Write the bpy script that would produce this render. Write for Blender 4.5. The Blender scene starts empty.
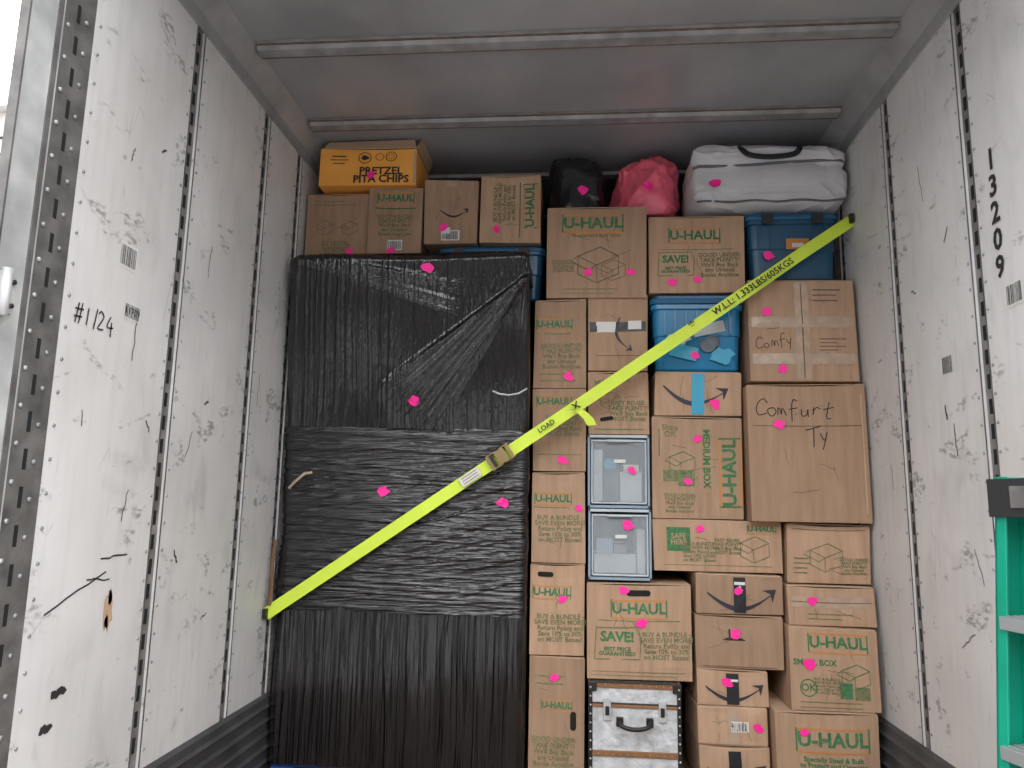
import bpy, bmesh, math, random
from mathutils import Vector, Matrix, noise
random.seed(7)
scene=bpy.context.scene
COL=bpy.context.collection
pi=math.pi
# ------------------------------------------------------------------ materials
def mk(name,col,rough=.6,metal=0.,spec=None,trans=0.,var=0.,vscale=8.,bump=0.,bscale=60.,stretch=(1,1,1),alpha=1.,objrand=0.,coat=0.,bdist=.01):
    m=bpy.data.materials.new(name); m.use_nodes=True; nt=m.node_tree; N=nt.nodes; L=nt.links
    b=N["Principled BSDF"]; b.inputs["Base Color"].default_value=(*col,1)
    b.inputs["Roughness"].default_value=rough; b.inputs["Metallic"].default_value=metal
    if spec is not None: b.inputs["Specular IOR Level"].default_value=spec
    if trans: b.inputs["Transmission Weight"].default_value=trans
    if alpha<1: b.inputs["Alpha"].default_value=alpha
    if coat: b.inputs["Coat Weight"].default_value=coat; b.inputs["Coat Roughness"].default_value=.15
    tc=N.new("ShaderNodeTexCoord"); mp=N.new("ShaderNodeMapping"); mp.inputs["Scale"].default_value=stretch
    L.new(tc.outputs["Object"],mp.inputs[0])
    if var or objrand:
        nz=N.new("ShaderNodeTexNoise"); nz.inputs["Scale"].default_value=vscale; nz.inputs["Detail"].default_value=5
        L.new(mp.outputs[0],nz.inputs["Vector"])
        mr=N.new("ShaderNodeMapRange"); mr.inputs[1].default_value=.3; mr.inputs[2].default_value=.7
        mr.inputs[3].default_value=1-var; mr.inputs[4].default_value=1+var
        L.new(nz.outputs["Fac"],mr.inputs[0])
        val=mr.outputs[0]
        if objrand:
            oi=N.new("ShaderNodeObjectInfo"); m2=N.new("ShaderNodeMapRange"); m2.inputs[3].default_value=1-objrand; m2.inputs[4].default_value=1+objrand
            L.new(oi.outputs["Random"],m2.inputs[0])
            mu=N.new("ShaderNodeMath"); mu.operation='MULTIPLY'; L.new(val,mu.inputs[0]); L.new(m2.outputs[0],mu.inputs[1]); val=mu.outputs[0]
        hs=N.new("ShaderNodeHueSaturation"); hs.inputs["Color"].default_value=(*col,1); L.new(val,hs.inputs["Value"])
        L.new(hs.outputs[0],b.inputs["Base Color"])
    if bump:
        n2=N.new("ShaderNodeTexNoise"); n2.inputs["Scale"].default_value=bscale; n2.inputs["Detail"].default_value=4
        L.new(mp.outputs[0],n2.inputs["Vector"])
        bp=N.new("ShaderNodeBump"); bp.inputs["Strength"].default_value=bump; bp.inputs["Distance"].default_value=bdist
        L.new(n2.outputs["Fac"],bp.inputs["Height"]); L.new(bp.outputs[0],b.inputs["Normal"])
    return m
def scuffed(name,base,dirt,scale=1.):
    m=bpy.data.materials.new(name); m.use_nodes=True; nt=m.node_tree; N=nt.nodes; L=nt.links
    b=N["Principled BSDF"]; b.inputs["Roughness"].default_value=.45
    tc=N.new("ShaderNodeTexCoord")
    def nz(sc,det,st=(1,1,1),dist=0.,off=(0,0,0)):
        mp=N.new("ShaderNodeMapping"); mp.inputs["Scale"].default_value=st; mp.inputs["Location"].default_value=off
        L.new(tc.outputs["Object"],mp.inputs[0])
        n=N.new("ShaderNodeTexNoise"); n.inputs["Scale"].default_value=sc; n.inputs["Detail"].default_value=det; n.inputs["Distortion"].default_value=dist
        L.new(mp.outputs[0],n.inputs["Vector"]); return n.outputs["Fac"]
    def rmp(x,a,b_,c=0.,d=1.):
        r=N.new("ShaderNodeMapRange"); r.inputs[1].default_value=a; r.inputs[2].default_value=b_; r.inputs[3].default_value=c; r.inputs[4].default_value=d
        L.new(x,r.inputs[0]); return r.outputs[0]
    def mul(x,y):
        q=N.new("ShaderNodeMath"); q.operation='MULTIPLY'; L.new(x,q.inputs[0]); L.new(y,q.inputs[1]); return q.outputs[0]
    def mix(f,c1,c2):
        q=N.new("ShaderNodeMix"); q.data_type='RGBA'; L.new(f,q.inputs[0])
        if isinstance(c1,tuple): q.inputs[6].default_value=(*c1,1)
        else: L.new(c1,q.inputs[6])
        q.inputs[7].default_value=(*c2,1); return q.outputs[2]
    big=rmp(nz(2.2*scale,4),.38,.68)
    c=mix(big,base,tuple(x*.84 for x in base))
    ver=rmp(nz(10,4,(1,3,.35)),.48,.78,0,.24)
    c=mix(ver,c,tuple(x*.55 for x in base))
    warm=rmp(nz(1.1,4,(1,1,.6),.5,(9,4,1)),.48,.72,0,.32)
    c=mix(warm,c,(base[0]*.74,base[1]*.68,base[2]*.60))
    c=mix(rmp(nz(4,5,(1,1,.7),1.0,(1,8,3)),.58,.74,0,.34),c,tuple(x*.48 for x in base))
    sm=mul(rmp(nz(6,5,(1,1,1.6),.8,(3,1,2)),.60,.67),rmp(nz(38,4,(1,1,2)),.45,.60))
    c=mix(rmp(sm,0,1,0,.6),c,dirt)
    vo=N.new("ShaderNodeTexVoronoi"); vo.feature='DISTANCE_TO_EDGE'; vo.inputs["Scale"].default_value=6.
    mp=N.new("ShaderNodeMapping"); mp.inputs["Scale"].default_value=(1,1.8,.5); mp.inputs["Rotation"].default_value=(.3,0,0)
    L.new(tc.outputs["Object"],mp.inputs[0]); L.new(mp.outputs[0],vo.inputs["Vector"])
    scr=mul(rmp(vo.outputs["Distance"],.001,.012,1,0),rmp(nz(9,4,(1,1,1),0,(7,2,5)),.57,.66))
    c=mix(rmp(scr,0,1,0,.35),c,dirt)
    L.new(c,b.inputs["Base Color"])
    bp=N.new("ShaderNodeBump"); bp.inputs["Strength"].default_value=.12; bp.inputs["Distance"].default_value=.01
    L.new(nz(5,3),bp.inputs["Height"]); L.new(bp.outputs[0],b.inputs["Normal"])
    return m
M={}
M['card']=mk("cardboard",(.400,.262,.172),.85,var=.12,vscale=5,bump=.15,bscale=30,stretch=(6,6,.6),objrand=.17,spec=.2)
M['cardl']=mk("cardboard_light",(.50,.345,.23),.85,var=.06,spec=.2)
M['cardd']=mk("cardboard_seam",(.16,.09,.05),.9)
M['green']=mk("print_green",(.06,.18,.07),.8,var=.25,vscale=60)
M['ltgreen']=mk("print_green_faded",(.17,.18,.085),.8,var=.25,vscale=60)
M['orange']=mk("print_orange",(.55,.23,.06),.8)
M['grey']=mk("print_grey",(.18,.125,.085),.85)
M['ink']=mk("black_ink",(.025,.022,.022),.7)
M['navy']=mk("print_navy",(.03,.03,.045),.6)
M['tapeb']=mk("black_tape",(.02,.02,.025),.3,bump=.2,bscale=30)
M['tapec']=mk("clear_tape",(.42,.31,.225),.2,var=.12,vscale=20,bump=.15)
M['tapeblue']=mk("blue_tape",(.04,.34,.52),.4)
M['paper']=mk("white_paper",(.68,.67,.64),.7)
M['pink']=mk("neon_pink_sticker",(1.,.02,.33),.55)
M['hole']=mk("dark_opening",(.012,.009,.007),.9)
M['pita']=mk("orange_carton",(.90,.40,.07),.6,var=.06)
def wrapmat(n,st,rough):
    return mk(n,(.004,.004,.0055),rough,spec=.9,bump=1.,bscale=16,stretch=st,bdist=.006)
M['wrapv']=wrapmat("stretch_film_vertical",(8,8,.10),.10)
M['wraph']=wrapmat("stretch_film_horizontal",(.12,.12,8),.10)
M['bagb']=mk("black_plastic_bag",(.008,.008,.010),.18,spec=.7)
M['bagp']=mk("pink_plastic_bag",(.80,.13,.20),.28,var=.12,vscale=6,bump=.25,bscale=9,bdist=.02)
M['bagw']=mk("white_fabric",(.58,.58,.60),.75,bump=.4,bscale=9,var=.06,bdist=.02)
M['bagw2']=mk("grey_fabric_piping",(.13,.13,.14),.7)
M['web']=mk("black_webbing",(.015,.015,.018),.7)
M['tote']=mk("blue_plastic",(.010,.070,.14),.28,var=.1)
M['totel']=mk("blue_translucent_plastic",(.015,.18,.36),.2,var=.12)
M['totelid']=mk("blue_lid_plastic",(.015,.11,.23),.3)
M['strap']=mk("neon_yellow_webbing",(.66,.84,.07),.6,bump=.3,bscale=200,var=.05)
M['brass']=mk("zinc_buckle",(.40,.30,.15),.3,metal=.9)
M['clear']=mk("clear_plastic",(.58,.64,.68),.12,alpha=.28)
M['frame']=mk("pale_blue_plastic",(.28,.36,.44),.25)
M['framew']=mk("frosted_white_plastic",(.50,.55,.58),.3)
M['stuffg']=mk("stored_items_grey",(.13,.155,.18),.7,var=.5,vscale=14)
M['stuffw']=mk("stored_items_white",(.50,.53,.53),.7,var=.2)
M['stuffy']=mk("stored_items_cream",(.72,.74,.52),.7)
M['panel']=scuffed("scuffed_wall_liner",(.70,.69,.685),(.09,.08,.075))
M['alu']=mk("dull_aluminium",(.36,.36,.365),.45,metal=.25,var=.2,vscale=6)
M['post']=mk("grimy_post_metal",(.12,.115,.11),.6,metal=.1,var=.4,vscale=14)
M['slotpost']=mk("slotted_post_metal",(.19,.185,.18),.6,metal=.1,var=.4,vscale=10)
M['slot']=mk("slot_black",(.008,.008,.008),.9)
M['frameg']=mk("galvanised_frame",(.52,.53,.53),.45,metal=.3,var=.25,vscale=9)
M['scuff']=mk("scuff_rail",(.10,.10,.105),.5,metal=.5,var=.3,vscale=9)
M['ceil']=mk("ceiling_sheet",(.345,.345,.36),.30,metal=.2,var=.18,vscale=2.2,bump=.08,bscale=3)
M['bow']=mk("roof_bow_metal",(.27,.265,.27),.5,metal=.1,var=.3,vscale=12)
M['rust']=mk("rusty_edge",(.13,.09,.07),.8,var=.4,vscale=25)
M['floor']=mk("trailer_floor_boards",(.16,.11,.07),.7,var=.35,vscale=5,stretch=(6,.6,1))
M['ladder']=mk("green_fibreglass",(.0,.27,.17),.45,var=.1)
M['ladderalu']=mk("ladder_aluminium",(.42,.43,.44),.4,metal=.6)
M['blkpl']=mk("black_plastic",(.02,.02,.022),.5)
M['skirt']=mk("trailer_skin",(.75,.75,.76),.35)
M['wood']=mk("trunk_wood",(.24,.115,.05),.55,var=.25,vscale=20,stretch=(1,1,8))
M['metalp']=mk("trunk_embossed_metal",(.58,.60,.62),.42,metal=.2,var=.25,vscale=22,bump=.5,bscale=45)
M['darkm']=mk("dark_iron",(.04,.036,.034),.45,metal=.6)
M['conc']=mk("yard_asphalt",(.25,.245,.24),.9,var=.12,vscale=1.)
M['side']=mk("building_siding",(.55,.53,.47),.8,var=.06)
M['brick']=mk("added_building_brick",(.07,.055,.05),.85,var=.15)  # kept dark for the added building that the stretch film reflects
M['glass']=mk("added_building_glass",(.02,.025,.03),.1)
M['roofr']=mk("building_red_trim",(.35,.06,.05),.7)
M['blue']=mk("blue_pallet_plastic",(.02,.08,.30),.5)
M['plyd']=mk("dark_wall",(.03,.03,.03),.8)
# ------------------------------------------------------------------ mesh builder
class MB:
    def __init__(s): s.v=[]; s.f=[]; s.mi=[]; s.mats=[]; s.sm=[]
    def mat(s,k):
        if k not in s.mats: s.mats.append(k)
        return s.mats.index(k)
    def add(s,vs,fs,k,smooth=False):
        o=len(s.v); s.v+= [tuple(p) for p in vs]; i=s.mat(k)
        for f in fs: s.f.append(tuple(o+j for j in f)); s.mi.append(i); s.sm.append(smooth)
    def box(s,x0,x1,y0,y1,z0,z1,k,T=None):
        vs=[Vector((x,y,z)) for x in(x0,x1) for y in(y0,y1) for z in(z0,z1)]
        if T: vs=[T(p) for p in vs]
        s.add(vs,[(0,1,3,2),(4,6,7,5),(0,4,5,1),(2,3,7,6),(0,2,6,4),(1,5,7,3)],k)
    def cyl(s,p,q,r,k,n=12,r2=None,cap=True):
        p=Vector(p);q=Vector(q);d=(q-p).normalized(); a=d.orthogonal().normalized(); b=d.cross(a)
        r2=r if r2 is None else r2
        vs=[p+(a*math.cos(2*pi*i/n)+b*math.sin(2*pi*i/n))*r for i in range(n)]+[q+(a*math.cos(2*pi*i/n)+b*math.sin(2*pi*i/n))*r2 for i in range(n)]
        fs=[(i,(i+1)%n,n+(i+1)%n,n+i) for i in range(n)]
        if cap: fs+=[tuple(range(n))[::-1],tuple(range(n,2*n))]
        s.add(vs,fs,k,True)
    def tube(s,pts,r,k,n=8,flat=1.):
        pts=[Vector(p) for p in pts]; vs=[];fs=[]
        ref=Vector((0,1,0))
        for i,p in enumerate(pts):
            d=(pts[min(i+1,len(pts)-1)]-pts[max(i-1,0)]).normalized()
            a=ref-d*ref.dot(d); a=a.normalized() if a.length>1e-3 else d.orthogonal().normalized(); b=d.cross(a)
            for j in range(n):
                t=2*pi*j/n; vs.append(p+a*math.cos(t)*r*flat+b*math.sin(t)*r)
        for i in range(len(pts)-1):
            for j in range(n): fs.append((i*n+j,i*n+(j+1)%n,(i+1)*n+(j+1)%n,(i+1)*n+j))
        s.add(vs,fs,k,True)
    def grid(s,fn,nu,nv,k,smooth=True):
        vs=[fn(i/nu,j/nv) for j in range(nv+1) for i in range(nu+1)]
        fs=[(j*(nu+1)+i,j*(nu+1)+i+1,(j+1)*(nu+1)+i+1,(j+1)*(nu+1)+i) for j in range(nv) for i in range(nu)]
        s.add(vs,fs,k,smooth)
    def loft(s,x0,x1,y0,y1,levels,k,r=.03,n=5,caps=(True,True)):
        vs=[];fs=[];m=4*(n+1)
        for z,ins in levels:
            for ci,(cx,cy,a0) in enumerate([(x1-r,y1-r,0),(x0+r,y1-r,pi/2),(x0+r,y0+r,pi),(x1-r,y0+r,1.5*pi)]):
                sx=-1 if ci in(0,3) else 1; sy=-1 if ci in(0,1) else 1
                for i in range(n+1):
                    a=a0+pi/2*i/n; vs.append((cx+sx*ins+r*math.cos(a),cy+sy*ins+r*math.sin(a),z))
        for l in range(len(levels)-1):
            for i in range(m): fs.append((l*m+i,l*m+(i+1)%m,(l+1)*m+(i+1)%m,(l+1)*m+i))
        if caps[0]: fs.append(tuple(range(m))[::-1])
        if caps[1]: fs.append(tuple(range((len(levels)-1)*m,len(levels)*m)))
        s.add(vs,fs,k)
    def obj(s,name,bevel=0.,recentre=True,parent=None):
        me=bpy.data.meshes.new(name)
        c=Vector((0,0,0))
        if recentre and s.v:
            xs=[v[0] for v in s.v];ys=[v[1] for v in s.v];zs=[v[2] for v in s.v]
            c=Vector(((min(xs)+max(xs))/2,(min(ys)+max(ys))/2,min(zs)))
        me.from_pydata([tuple(Vector(v)-c) for v in s.v],[],s.f)
        for k in s.mats: me.materials.append(M[k])
        me.polygons.foreach_set("material_index",s.mi); me.polygons.foreach_set("use_smooth",s.sm)
        me.update()
        ob=bpy.data.objects.new(name,me); COL.objects.link(ob); ob.location=c
        if bevel:
            b=ob.modifiers.new("bevel",'BEVEL'); b.width=bevel; b.segments=2; b.limit_method='ANGLE'; b.angle_limit=math.radians(50)
        if parent: ob.parent=parent; ob.location=c-parent.location
        return ob
# ------------------------------------------------------------------ text
_tc={}
def text_geo(t,bold=0.,shear=0.):
    key=(t,bold,shear)
    if key in _tc: return _tc[key]
    cu=bpy.data.curves.new("t",'FONT'); cu.body=t; cu.align_x='CENTER'; cu.align_y='CENTER'; cu.offset=bold; cu.shear=shear; cu.resolution_u=2; cu.space_line=.85
    ob=bpy.data.objects.new("t",cu); COL.objects.link(ob)
    dg=bpy.context.evaluated_depsgraph_get(); dg.update()
    me=bpy.data.meshes.new_from_object(ob.evaluated_get(dg))
    r=([(v.co.x,v.co.y) for v in me.vertices],[tuple(p.vertices) for p in me.polygons])
    bpy.data.objects.remove(ob); bpy.data.curves.remove(cu); bpy.data.meshes.remove(me)
    _tc[key]=r; return r
GL={'C':[[(.65,.75),(.4,1),(.12,.8),(.0,.35),(.2,-.05),(.68,.10)]],
'o':[[(.34,.5),(.06,.42),(.1,.10),(.33,-.04),(.54,.22),(.44,.48),(.24,.50)]],
'm':[[(-.02,-.03),(.06,.52),(.2,.38),(.24,.03),(.33,.46),(.47,.40),(.60,-.08)]],
'f':[[(.58,.98),(.32,1.08),(.2,.7),(.14,-.35)],[(-.02,.42),(.55,.56)]],
'r':[[(.1,.58),(.10,0),(.14,.35),(.3,.54),(.56,.42)]],
't':[[(.32,1.05),(.22,.05),(.50,.0)],[(-.05,.54),(.62,.70)]],
'u':[[(.03,.52),(.08,.1),(.28,0),(.45,.15),(.48,.52),(.56,-.04)]],
'y':[[(.0,.58),(.2,.08),(.46,.64)],[(.46,.64),(.06,-.55)]],
'T':[[(-.10,.92),(.78,1.10)],[(.36,1.02),(.25,-.10)]],
'#':[[(.25,1),(.1,0)],[(.5,1.05),(.35,0)],[(0,.68),(.62,.74)],[(-.03,.3),(.55,.36)]],
'1':[[(.28,1),(.22,0)]],'2':[[(.05,.8),(.25,1),(.5,.8),(.4,.5),(.05,0),(.55,.02)]],'4':[[(.35,1),(.05,.4),(.58,.43)],[(.42,.7),(.38,-.1)]],' ':[]}
def strokes(s,R):
    out=[];x=0
    for ch in s:
        dy=R.uniform(-.12,.12); sc=R.uniform(.85,1.15); tl=R.uniform(-.12,.12)
        for st in GL[ch]: out.append([(x+a*sc+b*tl,b*sc+dy) for a,b in st])
        x+=.74 if ch!='1' else .5
    return out,x
def ribbon(pts,w):
    vs=[];fs=[]
    n=len(pts)
    for i,p in enumerate(pts):
        a=Vector(pts[max(i-1,0)]); b=Vector(pts[min(i+1,n-1)]); d=(b-a); d=d.normalized() if d.length>0 else Vector((1,0)); nn=Vector((-d.y,d.x))*w/2
        vs+=[(p[0]+nn.x,p[1]+nn.y),(p[0]-nn.x,p[1]-nn.y)]
    for i in range(n-1): fs.append((2*i,2*i+1,2*i+3,2*i+2))
    return vs,fs
def smooth(pts,k=4):
    out=[]
    n=len(pts)
    for i in range(n-1):
        p0=Vector(pts[max(i-1,0)]);p1=Vector(pts[i]);p2=Vector(pts[i+1]);p3=Vector(pts[min(i+2,n-1)])
        for j in range(k):
            t=j/k; out.append(tuple(.5*((2*p1)+(p2-p0)*t+(2*p0-5*p1+4*p2-p3)*t*t+(3*p1-p0-3*p2+p3)*t**3)))
    out.append(tuple(pts[-1])); return out
PARA=["BUY A BUNDLE -\nSAVE EVEN MORE!\nReturn Policy and\nSave 10% to 30%\non MOST Boxes!","GOOD UNDER:\nTAKE PLENTY!\nWe'll Buy Back\nany Unused\nBoxes Anytime","EASY REUSE:\nTAKE PLENTY!\nWe'll Buy Back\nMOST Boxes"]
def art(ops,W,H,seed=0):
    R=random.Random(seed); out=[]
    def put(vf,cx,cy,s,rot,k,off=.0018):
        c,sn=math.cos(rot),math.sin(rot)
        out.append(([(cx+(x*c-y*sn)*s,cy+(x*sn+y*c)*s) for x,y in vf[0]],vf[1],k,off))
    def rect(cx,cy,w,h,k,off=.0012,rot=0):
        nx=max(1,int(w/.05)); ny=max(1,int(h/.05))
        vs=[(-w/2+w*i/nx,-h/2+h*j/ny) for j in range(ny+1) for i in range(nx+1)]
        fs=[(j*(nx+1)+i,j*(nx+1)+i+1,(j+1)*(nx+1)+i+1,(j+1)*(nx+1)+i) for j in range(ny) for i in range(nx)]
        put((vs,fs),cx,cy,1,rot,k,off)
    for op in ops:
        t=op[0]; fx,fy=op[1],op[2]; cx,cy=fx*W,fy*H
        if t=='logo':
            s,rot=op[3],math.radians(op[4] if len(op)>4 else 0); k=op[5] if len(op)>5 else 'green'
            put(text_geo("U-HAUL",.034),cx,cy,s,rot,k,.0022)
            c,sn=math.cos(rot),math.sin(rot)
            for dy in(-.62,.55):
                rect(cx-sn*dy*s,cy+c*dy*s,s*3.7,s*.09,'orange' if k=='green' else k,.002,rot)
            for dx in(-1.85,1.85):
                rect(cx+c*dx*s,cy+sn*dx*s,s*.09,s*1.2,'green',.002,rot)
        elif t=='txt':
            put(text_geo(op[3],op[7] if len(op)>7 else .012),cx,cy,op[4],math.radians(op[5]),op[6],.0022)
        elif t=='para':
            put(text_geo(PARA[op[3]%3],.025),cx,cy,op[4],math.radians(op[5]) if len(op)>5 else 0,'ltgreen',.0022)
        elif t=='rect': rect(cx,cy,op[3],op[4],op[5],op[6] if len(op)>6 else .0014,math.radians(op[7]) if len(op)>7 else 0)
        elif t=='smile':
            s,rot,k=op[3],math.radians(op[4]),op[5]
            n=16; up=[];lo=[]
            for i in range(n+1):
                a=i/n; x=-.5+a; y=-.24*math.sin(pi*a)*1.0; th=.055*math.sin(pi*min(1,a*1.05+.05))+.012
                up.append((x,y+th/2));lo.append((x,y-th/2-.01))
            vs=[p for q in zip(up,lo) for p in q]; fs=[(2*i,2*i+1,2*i+3,2*i+2) for i in range(n)]
            put((vs,fs),cx,cy,s,rot,k,.0024)
            put(([(.34,.05),(.56,.07),(.50,-.14),(.47,.0)],[(0,3,1),(1,3,2)]),cx,cy,s,rot,k,.0024)
        elif t=='save':
            s=op[3]
            put(text_geo("SAVE!",.04),cx,cy+.45*s,s,0,'green',.0022)
            put(text_geo("BEST PRICE\nGUARANTEED!",.03),cx,cy-.6*s,s*.40,0,'green',.0022)
            pts=[(-1.7,-1.2),(1.65,-1.15),(1.75,.35),(1.5,1.2),(-1.55,1.1),(-1.7,-1.2)]
            put(ribbon(pts,.09),cx,cy,s,0,'ltgreen',.002)
        elif t=='iso':
            s=op[3]; k=op[4] if len(op)>4 else 'ltgreen'
            P=[[(-1,-.5),(0,-1),(0,0),(-1,.5),(-1,-.5)],[(0,-1),(1.2,-.5),(1.2,.5),(0,0)],[(-1,.5),(.2,1),(1.2,.5)],[(-1,.5),(-1.4,.2),(-.4,-.3),(0,0)]]
            for p in P: put(ribbon(p,.07),cx,cy,s,0,k,.002)
        elif t=='blob':
            s=op[3]; k=op[4]
            n=14; ps=[(0,0)]+[(math.cos(2*pi*i/n)*(1+.3*R.uniform(-1,1)),.7*math.sin(2*pi*i/n)*(1+.3*R.uniform(-1,1))) for i in range(n)]
            put((ps,[(0,1+i,1+(i+1)%n) for i in range(n)]),cx,cy,s,R.uniform(-.5,.5),k,.0022)
        elif t=='ring':
            s=op[3];k=op[4]; pts=[(math.cos(2*pi*i/18),math.sin(2*pi*i/18)) for i in range(19)]
            put(ribbon(pts,.13),cx,cy,s,0,k,.0022)
        elif t=='hole':
            w,h=op[3],op[4]; n=20
            if h>w: w,h,rr=h,w,pi/2
            else: rr=math.radians(op[5]) if len(op)>5 else 0
            ps=[(0,0)]+[((w-h)/2*(1 if math.cos(2*pi*i/n)>0 else -1)+h/2*math.cos(2*pi*i/n),h/2*math.sin(2*pi*i/n)) for i in range(n)]
            put((ps,[(0,1+i,1+(i+1)%n) for i in range(n)]),cx,cy,1,rr,'hole',.0024)
        elif t=='pink':
            n=9; base=R.uniform(.0145,.019)
            ps=[(0,0)]+[(math.cos(2*pi*i/n)*base*R.uniform(.7,1.35)*1.15,math.sin(2*pi*i/n)*base*R.uniform(.65,1.2)) for i in range(n)]
            put((ps,[(0,1+i,1+(i+1)%n) for i in range(n)]),cx,cy,1.1,R.uniform(-.6,.6),'pink',.0045)
        elif t=='hand':
            st,L=strokes(op[3],R); s=op[4]; rot=math.radians(op[5]) if len(op)>5 else 0; w=op[6] if len(op)>6 else .1
            for q in st:
                put(ribbon([(a-L/2,b-.5) for a,b in smooth(q)],w),cx,cy,s,rot,'ink',.0028)
        elif t=='barcode':
            w,h=op[3],op[4]; rect(cx,cy,w,h,'paper',.0016)
            x=-w/2+.004
            while x<w/2-.006:
                b=R.uniform(.001,.004); rect(cx+x+b/2,cy,b,h*.8,'ink',.0024); x+=b+R.uniform(.0015,.004)
        elif t=='lines':
            w,h,nl,k=op[3],op[4],op[5],op[6]
            for i in range(nl):
                ww=w*R.uniform(.6,1); rect(cx-(w-ww)/2,cy+h/2-h*i/max(1,nl-1),ww,h/nl*.35,k,.002)
        elif t=='wrinkle':
            l=op[3]; an=math.radians(op[4]); pts=[(l*(t/6-.5),R.uniform(-.004,.004)) for t in range(7)]
            put(ribbon(pts,.0020),cx,cy,1,an,'grey',.0016)
    return out
# ------------------------------------------------------------------ cartons
def carton(x0,x1,z0,z1,yf,ops,depth=.42,seed=1,mat='card',pz0=None,bul=.007,name="cardboard_box",flaps=True):
    R=random.Random(seed*13+5); W,H,D=x1-x0,z1-z0,depth
    A=bul*R.uniform(.4,1.2)
    off={}
    for i in(0,1):
        for j in(0,1):
            for k in(0,1):
                off[(i,j,k)]=Vector(((-1 if i else 1)*R.uniform(0,.008),(1 if j==0 else -1)*R.uniform(0,.016),(-1 if k else 0)*R.uniform(0,.010)))
    def T(x,y,z):
        u,v,w=x/W,y/D,z/H
        o=Vector((0,0,0))
        uu,vv,ww=[min(1,max(0,q)) for q in(u,v,w)]
        for (i,j,k),q in off.items():
            o+=q*((uu if i else 1-uu)*(vv if j else 1-vv)*(ww if k else 1-ww))
        fr=(1-vv); S=math.sin(pi*uu)*math.sin(pi*ww)
        b=-A*S*fr + fr*.007*noise.noise(Vector((x*8,z*8,seed*3.1)))*min(1,8*uu,8*ww,8*(1-uu),8*(1-ww))
        dz=-.006*math.sin(pi*uu)*ww*(1 if seed%3 else 0)
        return Vector((x0+x+o.x,yf+y+o.y+b,z0+z+o.z+dz))
    mb=MB(); n=14
    def g(fn): mb.grid(fn,n,n,mat,False)
    g(lambda a,b:T(a*W,0,b*H)); g(lambda a,b:T((1-a)*W,D,b*H))
    g(lambda a,b:T(0,(1-a)*D,b*H)); g(lambda a,b:T(W,a*D,b*H))
    g(lambda a,b:T(a*W,b*D,H)); g(lambda a,b:T(a*W,(1-b)*D,0))
    pz=0 if pz0 is None else pz0-z0
    ops=list(ops)
    if mat=='card':
        for q in range(R.randint(2,5)): ops.append(('wrinkle',R.uniform(.25,.75),R.uniform(.15,.85),W*R.uniform(.10,.3),R.choice([R.uniform(-25,25),R.uniform(65,115)])))
    for vs,fs,k,o in art(ops,W,H-pz,seed):
        mb.add([T(x,0,z+pz)-Vector((0,o,0)) for x,z in vs],fs,k)
    if flaps:
        for a,b in((.01,.495),(.505,.99)):
            vs=[T(W*.008,D*a,H)+Vector((0,0,.0035)),T(W*.992,D*a,H)+Vector((0,0,.0035)),T(W*.992,D*b,H)+Vector((0,0,.0035)),T(W*.008,D*b,H)+Vector((0,0,.0035))]
            vs+= [v-Vector((0,0,.0035)) for v in vs]
            mb.add(vs,[(0,1,2,3),(0,4,5,1),(1,5,6,2),(2,6,7,3),(3,7,4,0)],'cardl')
    ob=mb.obj(name)
    bm=bmesh.new(); bm.from_mesh(ob.data); ne=6*(n+1)**2
    bm.verts.ensure_lookup_table(); bmesh.ops.remove_doubles(bm,verts=bm.verts[:ne],dist=.0004); bm.normal_update(); bm.to_mesh(ob.data); bm.free()
    b=ob.modifiers.new("bevel",'BEVEL'); b.width=.004; b.segments=2; b.limit_method='ANGLE'; b.angle_limit=math.radians(60)
    return ob
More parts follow.
